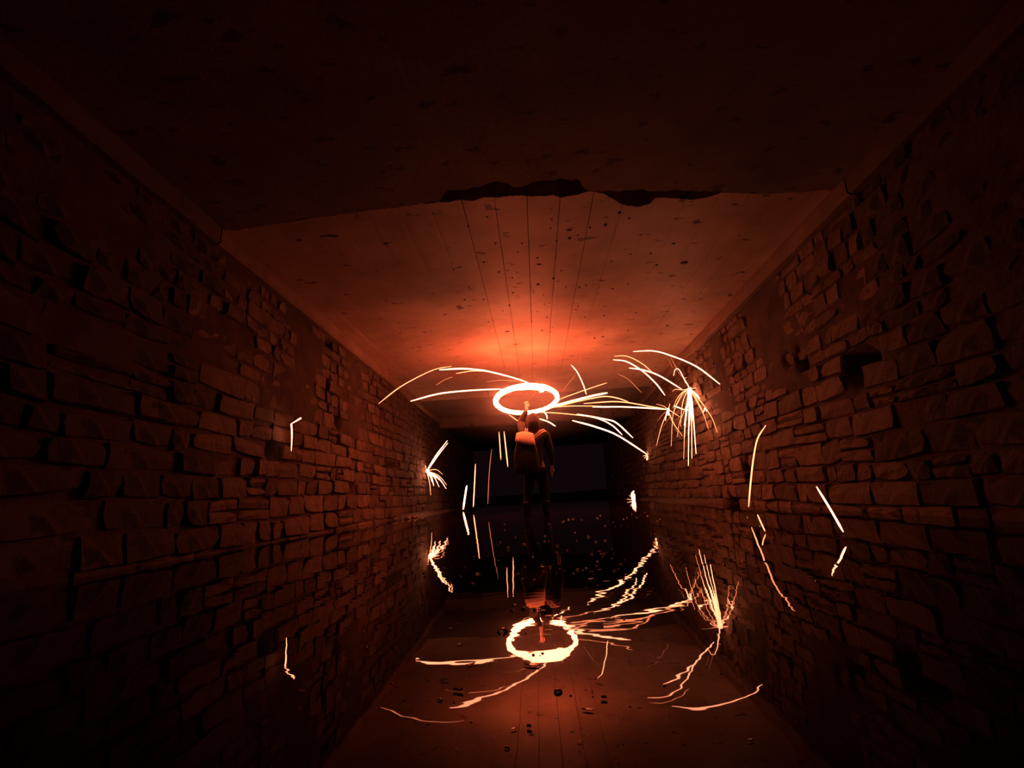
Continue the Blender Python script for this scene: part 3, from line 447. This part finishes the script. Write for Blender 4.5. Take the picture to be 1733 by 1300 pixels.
for q in bm.verts:
    q.co = Vector((q.co.x*2.55, q.co.y*3.4, q.co.z*1.0))*(1 + .08*nz(q.co.x*2, q.co.y*2, q.co.z*2)); q.co += Vector((0, 9.5, 2.15)); q.co.z = min(q.co.z, 2.775)
tag(bmo('glow_smoke', bm, m), 'thin smoke added for a reddish lens glow around the burning ring', 'smoke', kind='stuff')

# ring of burning steel wool swung round on a cord
RC = Vector((-.08, 8.95, 1.905)); RR = .525; TILT = math.radians(15.5)
ring_root = empty('fire_ring', RC)
tag(ring_root, "glowing ring of burning steel wool swung above the hooded person's head", 'fire ring')
rt = Matrix.Rotation(math.radians(RZT), 4, 'Y') @ Matrix.Rotation(-TILT, 4, 'X')
def rp(a, r=RR, dz=0): return rt @ Vector((r*math.cos(a), r*math.sin(a), dz))
path = [rp(i/72*math.tau, RR + .006*nz(i*.3, 1)) for i in range(72)]
v, f = tube(path, lambda t: .040 + .006*math.sin(t*math.tau*1.0 + 3.6) + .003*nz(t*40, 2), 10, closed=True)
mesh('fire_trail', v, f, M_RING, ring_root)
path = [rp(-math.radians(118) + i/16*math.radians(62), RR - .035 - .02*i/16, -.012) for i in range(17)]
v, f = tube(path, lambda t: .010 + .022*min(1, t*3), 8)
mesh('fire_overlap', v, f, M_RING, ring_root)
wool = rp(-math.radians(56), RR - .055, -.012)
bm = bmesh.new(); bmesh.ops.create_icosphere(bm, subdivisions=2, radius=.055, matrix=Matrix.Translation(wool))
for vv in bm.verts: vv.co = wool + (vv.co - wool)*(1 + .3*nz(vv.co.x*40, vv.co.y*40, vv.co.z*40))
bmo('steel_wool', bm, M_RING, ring_root)
M_CORD = plain('cord', (.05, .045, .04), .7)
hand_l = HANDP - RC
v, f = tube([hand_l.lerp(wool, i/8) for i in range(9)], lambda t: .0022, 5)
mesh('cord', v, f, M_CORD, ring_root)

# ================================================================ PERSON
M_SKIN = plain('skin', (.55, .36, .28), .55)
M_JACKET = rough_mat('dark_jacket', (.024, .013, .012), (.042, .024, .021), 8, .8, .5, 9)
M_TROUSER = rough_mat('dark_trousers', (.004, .003, .004), (.008, .007, .008), 8, .85, .4, 10)
M_BOOT = plain('rubber_boot', (.008, .007, .007), .5)
M_PACK = rough_mat('backpack_fabric', (.04, .024, .02), (.07, .045, .036), 20, .85, .3, 60)
M_FLAP = rough_mat('light_pack_fabric', (.60, .36, .24), (.72, .46, .32), 20, .7, .2, 60)
M_HAIR = plain('hair', (.03, .02, .015), .6)
def skin(name, chains, m_, parent, sub=2):
    """chains: lists of (x,y,z,r) or (x,y,z,rx,ry); a first point given as an index string joins an earlier vertex"""
    vs = []; es = []; rad = []; roots = []
    idx = {}
    for ch in chains:
        prev = None
        for q in ch:
            if isinstance(q, str): prev = idx[q]; continue
            key = None
            if isinstance(q[0], str): key = q[0]; q = q[1:]
            vs.append(q[:3]); rad.append((q[3], q[4] if len(q) > 4 else q[3])); k = len(vs) - 1
            if key: idx[key] = k
            if prev is not None: es.append((prev, k))
            else: roots.append(k)
            prev = k
    me = bpy.data.meshes.new(name); me.from_pydata(vs, es, []); me.update()
    o = bpy.data.objects.new(name, me); col.objects.link(o); o.parent = parent
    me.materials.append(m_)
    o.modifiers.new('skin', 'SKIN').use_smooth_shade = True
    if not me.skin_vertices: me.attributes.new('dummy', 'FLOAT', 'POINT')
    sv = me.skin_vertices[0].data
    for i, r in enumerate(rad): sv[i].radius = r; sv[i].use_root = i in roots
    mm = o.modifiers.new('sub', 'SUBSURF'); mm.levels = sub; mm.render_levels = sub
    return o
PR = Vector((0, 8.6, -.12))
person = empty('person', PR)
tag(person, 'person in dark hooded jacket seen from behind, left arm raised, standing in the water', 'person')
Hd = HANDP - PR                      # raised hand
SL, EL = Vector((-.165, 0, 1.40)), Vector((-.20, .20, 1.62))
WL = Vector((Hd.x - .005, Hd.y - .01, Hd.z - .10))
arm_dir = (Hd - WL).normalized()
WR, HR = Vector((.265, .08, .88)), Vector((.265, .11, .80))
body = skin('body', [
    [('pel', -.0, 0, .88, .13, .10), ('wai', .005, 0, 1.06, .12, .09), ('che', .012, 0, 1.27, .15, .105), ('nec', .008, .01, 1.46, .055), ('hd1', .008, .02, 1.56, .075, .085), ('hd2', .008, .02, 1.64, .085, .095), ('hd3', .008, .02, 1.70, .06, .07)],
    ['che', (SL.x, SL.y, SL.z, .055), (EL.x, EL.y, EL.z, .042), (WL.x, WL.y, WL.z, .027, .022), (Hd.x, Hd.y, Hd.z - .04, .036, .022)],
    ['che', (.20, 0, 1.37, .055), (.245, -.02, 1.12, .042), (WR.x, WR.y, WR.z, .028, .022), (HR.x, HR.y, HR.z, .04, .022)],
    ['pel', (-.10, 0, .80, .09), (-.15, .01, .46, .062), (-.185, -.02, .12, .042), (-.19, .08, .045, .042)],
    ['pel', (.09, 0, .80, .09), (.11, .01, .46, .062), (.125, -.02, .12, .042), (.13, .08, .045, .042)]], M_SKIN, person)
# face (turned away from the camera): nose, eyes, mouth, ears
bm = bmesh.new()
bmesh.ops.create_cone(bm, cap_ends=True, segments=8, radius1=.018, radius2=.006, depth=.05, matrix=Matrix.Translation((.008, .118, 1.595)) @ Matrix.Rotation(.5, 4, 'X'))
bmo('nose', bm, M_SKIN, body)
for sx in (-1, 1):
    bm = bmesh.new(); bmesh.ops.create_uvsphere(bm, u_segments=8, v_segments=6, radius=.022, matrix=Matrix.Translation((.008 + sx*.085, .02, 1.60)) @ Matrix.Diagonal((.4, .8, 1.3, 1))); bmo('ear', bm, M_SKIN, body)
M_EYE = plain('eye_white', (.7, .68, .65), .3); M_LIP = plain('lips', (.35, .13, .11), .5)
for sx in (-1, 1):
    bm = bmesh.new(); bmesh.ops.create_uvsphere(bm, u_segments=8, v_segments=6, radius=.013, matrix=Matrix.Translation((.008 + sx*.032, .103, 1.625))); bmo('eye', bm, M_EYE, body)
bm = bmesh.new(); bmesh.ops.create_uvsphere(bm, u_segments=8, v_segments=6, radius=.022, matrix=Matrix.Translation((.008, .103, 1.555)) @ Matrix.Diagonal((1, .4, .3, 1))); bmo('mouth', bm, M_LIP, body)
# hands: five fingers curled
def hand(base, up, side, curl, fwd):
    up = up.normalized(); right = up.cross(fwd).normalized()*side; out = []
    for k, ln in enumerate((.068, .076, .072, .056)):
        b0 = base + right*(.027 - .018*k) + up*.0; b1 = b0 + up*ln*.55 + fwd*.006
        b2 = b1 + (up*(1 - curl) + fwd*curl)*ln*.42; b3 = b2 + (-up*curl*.7 + fwd*.35 + up*(1 - curl)*.6)*ln*.4
        out.append([(*b0, .0105), (*b1, .0095), (*b2, .009), (*b3, .0075)])
    t0 = base - up*.045 + right*.022; t1 = t0 + right*.022 + up*.03 + fwd*.012; t2 = t1 + up*.028 + fwd*.02 - right*.008
    out.append([(*t0, .013), (*t1, .011), (*t2, .009)])
    return out
skin('hand', hand(Hd + Vector((0, 0, 0)), arm_dir, -1, .75, Vector((0, 1, 0))) + [[(*(Hd - arm_dir*.07), .024, .018), (*(Hd - arm_dir*.03), .034, .02), (*(Hd + arm_dir*.005), .034, .019)]], M_SKIN, body)
skin('hand', hand(HR - Vector((0, 0, .03)), Vector((0, .1, -1)), 1, .35, Vector((-1, .1, 0))) + [[(*(HR + Vector((0, 0, .05))), .024, .018), (*HR, .036, .02), (*(HR - Vector((0, 0, .035))), .034, .018)]], M_SKIN, body)
# jacket: trunk and both sleeves, hem over the hips
skin('jacket', [
    [('p', 0, 0, .80, .175, .135), ('w', .003, 0, .98, .175, .13), ('c', .010, 0, 1.22, .195, .135), ('s', .012, 0, 1.37, .15, .10), ('n', .008, .01, 1.46, .085, .08)],
    ['s', (SL.x, SL.y, SL.z, .078), (EL.x, EL.y, EL.z, .066), (*(EL.lerp(WL, .55)), .055), (*(WL - arm_dir*.01), .040)],
    ['s', (.205, 0, 1.36, .078), (.248, -.02, 1.12, .064), (*(Vector((.248, -.02, 1.12)).lerp(WR, .55)), .054), (*WR, .044)]], M_JACKET, person)
# trousers
skin('trousers', [
    [('p', 0, 0, .86, .15, .12)],
    ['p', (-.10, 0, .78, .108), (-.15, .012, .47, .08), (-.183, -.015, .22, .068)],
    ['p', (.09, 0, .78, .108), (.11, .012, .47, .08), (.123, -.015, .22, .068)]], M_TROUSER, person)
for sx, x0, x1 in ((-1, -.178, -.195), (1, .122, .135)):
    skin('boot', [[(x0, -.015, .36, .078), (x0 - .002, -.02, .20, .066), (x1, -.02, .07, .062), (x1, .09, .045, .052, .045), (x1, .19, .035, .045, .032)]], M_BOOT, person)
# hood over the head, open towards the far side
bm = bmesh.new(); bmesh.ops.create_uvsphere(bm, u_segments=20, v_segments=14, radius=1)
bmesh.ops.delete(bm, geom=[q for q in bm.verts if q.co.y > .62 and q.co.z > -.75], context='VERTS')
for q in bm.verts:
    z = q.co.z; wdn = 1 + (.18 if z < -.3 else 0)*(-z)
    q.co = Vector((.008 + q.co.x*.112*wdn, .005 + q.co.y*.135*wdn + (.02 if z > 0 else 0), 1.585 + z*.165 + .006*nz(q.co.x*5, q.co.y*5, z*5)))
bmesh.ops.solidify(bm, geom=bm.faces[:], thickness=.012)
bmo('hood', bm, M_JACKET, person)
# hair at the brow
bm = bmesh.new(); bmesh.ops.create_uvsphere(bm, u_segments=16, v_segments=10, radius=1)
bmesh.ops.delete(bm, geom=[q for q in bm.verts if q.co.z < .1 and q.co.y > .2 or q.co.z < -.5], context='VERTS')
for q in bm.verts: q.co = Vector((.008 + q.co.x*.092, .02 + q.co.y*.104, 1.625 + q.co.z*.10))
bmo('hair', bm, M_HAIR, body)

# ================================================================ BACKPACK
PK = Vector((-.135, 8.36, .95))
pack = empty('backpack', PK)
tag(pack, "dark slouching backpack with pale top flap and pale straps on the person's back", 'backpack')
bm = bmesh.new(); bmesh.ops.create_cube(bm, size=1)
bmesh.ops.subdivide_edges(bm, edges=bm.edges[:], cuts=5, use_grid_fill=True)
for q in bm.verts:
    x, y, z = q.co*2; k = 1 - .12*max(abs(z) - .5, 0)*2
    r = Vector((x, y, z)); rl = max(abs(x), abs(y), abs(z)); sph = r.normalized()*rl
    c = r.lerp(sph, .45)
    q.co = Vector((c.x*.19*(1 + .12*(-z if z < .3 else -z*1.6)) , c.y*.13*(1 - .12*z), c.z*.29 - .03)) + Vector((.0, 0, 0))*k + Vector((.008, .008, .006))*nz(x*3, y*3, z*3)
    if z < 0: q.co.x -= .01*z
pack_body = bmo('pack_body', bm, M_PACK, pack)
# top flap: curved cloth sheet that drapes over the top and front
v = []; f = []; nu, nv = 11, 8
for i in range(nu):
    u = i/(nu - 1)*2 - 1
    for j in range(nv):
        t = j/(nv - 1); an = math.radians(65 - 118*t)
        x = u*(.155 - .03*(1 - t)); edge = .035*(1 - u*u)*t + .03*u*t
        k_ = min(1, t/.78); lip = max(0, t - .78)/.22
        y = .03 - .20*k_ - .012*lip; z = .315 - .13*k_**1.5 + .025*(1 - u*u) - .045*lip - edge*k_ - .012*u
        y += .035*u*u*k_
        v.append((x, y + .004*nz(u*4, t*4), z))
for i in range(nu - 1):
    for j in range(nv - 1): a = i*nv + j; f.append((a, a + 1, a + nv + 1, a + nv))
fl = mesh('top_flap', v, f, M_FLAP, pack); sm = fl.modifiers.new('t', 'SOLIDIFY'); sm.thickness = .012; sm.offset = 1
# front pocket and its lid edge
bm = bmesh.new(); bmesh.ops.create_uvsphere(bm, u_segments=16, v_segments=10, radius=1)
for q in bm.verts: q.co = Vector((q.co.x*.135, -.10 + q.co.y*.07, -.10 + q.co.z*.15))
bmo('front_pocket', bm, M_PACK, pack_body)
def strap(name, pts, wd, m_, parent):
    path = catmull(pts, 18); v = []; f = []
    for i, p in enumerate(path):
        t = (path[min(i + 1, len(path) - 1)] - path[max(i - 1, 0)]).normalized(); s_ = t.cross(Vector((0, -1, .35))).normalized(); nn = s_.cross(t)
        for a, b_ in ((-1, -1), (1, -1), (1, 1), (-1, 1)): v.append(p + s_*wd*.5*a + nn*.005*b_)
    for i in range(len(path) - 1):
        for k in range(4): f.append((i*4 + k, i*4 + (k + 1) % 4, i*4 + 4 + (k + 1) % 4, i*4 + 4 + k))
    return mesh(name, v, f, m_, parent, smooth=False)
o_ = -PK
def W(x, y, z): return (x + o_.x, y + o_.y, z + o_.z)
strap('strap', [W(-.05, 8.42, 1.185), W(.05, 8.41, 1.255), W(.13, 8.45, 1.315), W(.185, 8.55, 1.325), W(.19, 8.68, 1.27), W(.17, 8.74, 1.12)], .022, M_FLAP, pack)
strap('strap', [W(-.04, 8.40, 1.155), W(.06, 8.39, 1.225), W(.15, 8.43, 1.285), W(.21, 8.54, 1.30), W(.215, 8.67, 1.24)], .018, M_FLAP, pack)
strap('strap', [W(-.145, 8.42, 1.20), W(-.135, 8.44, 1.275), W(-.12, 8.50, 1.35), W(-.115, 8.60, 1.37), W(-.12, 8.70, 1.30)], .018, M_FLAP, pack)
strap('strap', [W(-.112, 8.42, 1.20), W(-.105, 8.44, 1.275), W(-.09, 8.50, 1.35), W(-.085, 8.60, 1.37)], .016, M_FLAP, pack)

# ================================================================ THINGS AFLOAT
def fleck_mesh(seed, ringy):
    rn = random.Random(seed); bm = bmesh.new()
    if ringy:
        for k in range(2):
            r = .42 - .12*k; cx = (-.25, .35)[k]
            n = 12; vs = []
            for i in range(n):
                a = i/n*math.tau; q = []
                for (rr, z) in ((r + .13, 0), (r + .05, .12), (r - .07, .1), (r - .12, 0)): q.append(bm.verts.new((cx + rr*math.cos(a), rr*math.sin(a), z)))
                vs.append(q)
            for i in range(n):
                for j in range(3): bm.faces.new((vs[i][j], vs[(i + 1) % n][j], vs[(i + 1) % n][j + 1], vs[i][j + 1]))
    else:
        n = 9; R0 = [rn.uniform(.65, 1.1) for _ in range(n)]; top = bm.verts.new((0, 0, .4)); prev = None; rings = []
        for (s_, z) in ((.55, .33), (1, 0)):
            rings.append([bm.verts.new((s_*R0[i]*math.cos(i/n*math.tau)*.5, s_*R0[i]*math.sin(i/n*math.tau)*.5, z)) for i in range(n)])
        for i in range(n):
            i2 = (i + 1) % n; bm.faces.new((top, rings[0][i], rings[0][i2])); bm.faces.new((rings[0][i], rings[1][i], rings[1][i2], rings[0][i2]))
    me = bpy.data.meshes.new('foam_fleck'); bm.to_mesh(me); bm.free(); me.materials.append(M_FOAM)
    me.polygons.foreach_set('use_smooth', [True]*len(me.polygons)); return me
FM = [fleck_mesh(i, False) for i in range(6)]; FR = [fleck_mesh(i, True) for i in range(2)]
def fleck_zone(x, y):
    if y > 2.6 and x > .95: return ('tiny pale foam fleck on the dark water towards the right wall', 'foam flecks towards the right wall')
    if y > 3.0: return ("tiny pale foam fleck on the dark water just in front of the person's feet", "foam flecks before the person's feet")
    if x < -.45: return ('tiny pale foam fleck on the dark water towards the left wall', 'foam flecks towards the left wall')
    if x > .62: return ('tiny pale foam fleck on the dark water near the mirrored burst at right', 'foam flecks by the mirrored burst')
    if y > 2.1: return ('tiny pale foam fleck in the middle of the water, well above the mirrored ring', 'foam flecks in mid water')
    if y > 1.55: return ('tiny pale foam fleck on the water just above the mirrored ring', 'foam flecks above the mirrored ring')
    if y < 1.1: return ("tiny pale foam fleck below the mirrored ring near the picture's bottom", 'foam flecks below the mirrored ring')
    if abs(x) < .12: return ('tiny pale foam fleck in and around the mirrored ring', 'foam flecks in the mirrored ring')
    if x < 0: return ('tiny pale foam fleck left of the mirrored ring', 'foam flecks left of the mirrored ring')
    return ('tiny pale foam fleck right of the mirrored ring among the streak reflections', 'foam flecks right of the mirrored ring')
for k, (x, y, s_, rg) in enumerate(FLECKS):
    if Vector((x - 0, y - 8.6)).length < .3: continue
    o = bpy.data.objects.new('foam_fleck', random.choice(FR if rg else FM)); col.objects.link(o)
    o.location = (x, y, -.001); o.scale = (s_, s_*random.uniform(.7, 1.1), s_*1.1); o.rotation_euler = (0, 0, random.uniform(-.5, .5))
    zn = fleck_zone(x, y); tag(o, zn[0], 'foam', zn[1])
names = {'leaf': 'floating_leaf', 'bubble': 'foam_bubble', 'twig': 'floating_twig'}
for k, (x, y, s_, kd) in enumerate(FLOAT):
    if kd == 'leaf':
        v = []; f = []
        for i in range(7):
            t = i/6; hw = .22*math.sin(math.pi*(t*.9 + .05))*s_*(1 + .3*nz(k, i))
            for j in (-1, 0, 1): v.append(((t - .5)*s_, j*hw, .0015 + (.06 if j > 0 else .02)*s_*abs(j)*(1 if i % 2 else .7) + .05*s_*(t - .5)**2*4))
        for i in range(6):
            for j in range(2): a = i*3 + j; f.append((a, a + 3, a + 4, a + 1))
        o = mesh('floating_leaf', v, f, M_LEAF); sm = o.modifiers.new('t', 'SOLIDIFY'); sm.thickness = .0006
        tag_ = 'leaf'
    elif kd == 'bubble':
        bm = bmesh.new(); bmesh.ops.create_uvsphere(bm, u_segments=14, v_segments=8, radius=.5)
        bmesh.ops.delete(bm, geom=[q for q in bm.verts if q.co.z < -.12], context='VERTS')
        for q in bm.verts: q.co *= s_; q.co.z *= .6
        o = bmo('foam_bubble', bm, M_BUB)
        tag_ = 'foam'
    else:
        pts = [Vector(((i/6 - .5)*s_, .12*s_*math.sin(i*1.3 + k), .004 + (.12*s_ if i == 6 else 0))) for i in range(7)]
        v, f = tube(catmull(pts, 18), lambda t: max(.003, s_*.05*(1 - .5*t)), 5); o = mesh('floating_twig', v, f, M_LEAF); tag_ = 'twig'
    if kd != 'bubble': o.scale = (.7, .7, .7)
    o.location = (x, y, .001); o.rotation_euler = (0, 0, random.uniform(-.6, .6))
    tag(o, FLOAT_LABELS[k], tag_)
# wet pebbles glinting on the silt at the foot of the left wall
rn = random.Random(4)
M_PEB = rough_mat('wet_pebble', (.20, .13, .09), (.42, .30, .2), 20, .2, .2, 60, rnd=.4)
for k in range(16):
    y = 9.9 + k*.165 + rn.random()*.04; n = .12 + rn.random()*.26
    bm = bmesh.new(); bmesh.ops.create_icosphere(bm, subdivisions=2, radius=1)
    r = rn.uniform(.018, .045)
    for q in bm.verts: q.co = q.co*(1 + .25*nz(q.co.x*1.5 + k, q.co.y*1.5, q.co.z*1.5)); q.co = Vector((q.co.x*r*1.3, q.co.y*r, q.co.z*r*.7))
    o = bmo('pebble', bm, M_PEB); o.location = (P(-1, y, 0, n)[0], y, .035 + r*.3 - n*.08)
    tag(o, 'small wet pebble on the silt at the foot of the left wall', 'pebble', 'wet pebbles by the left wall')
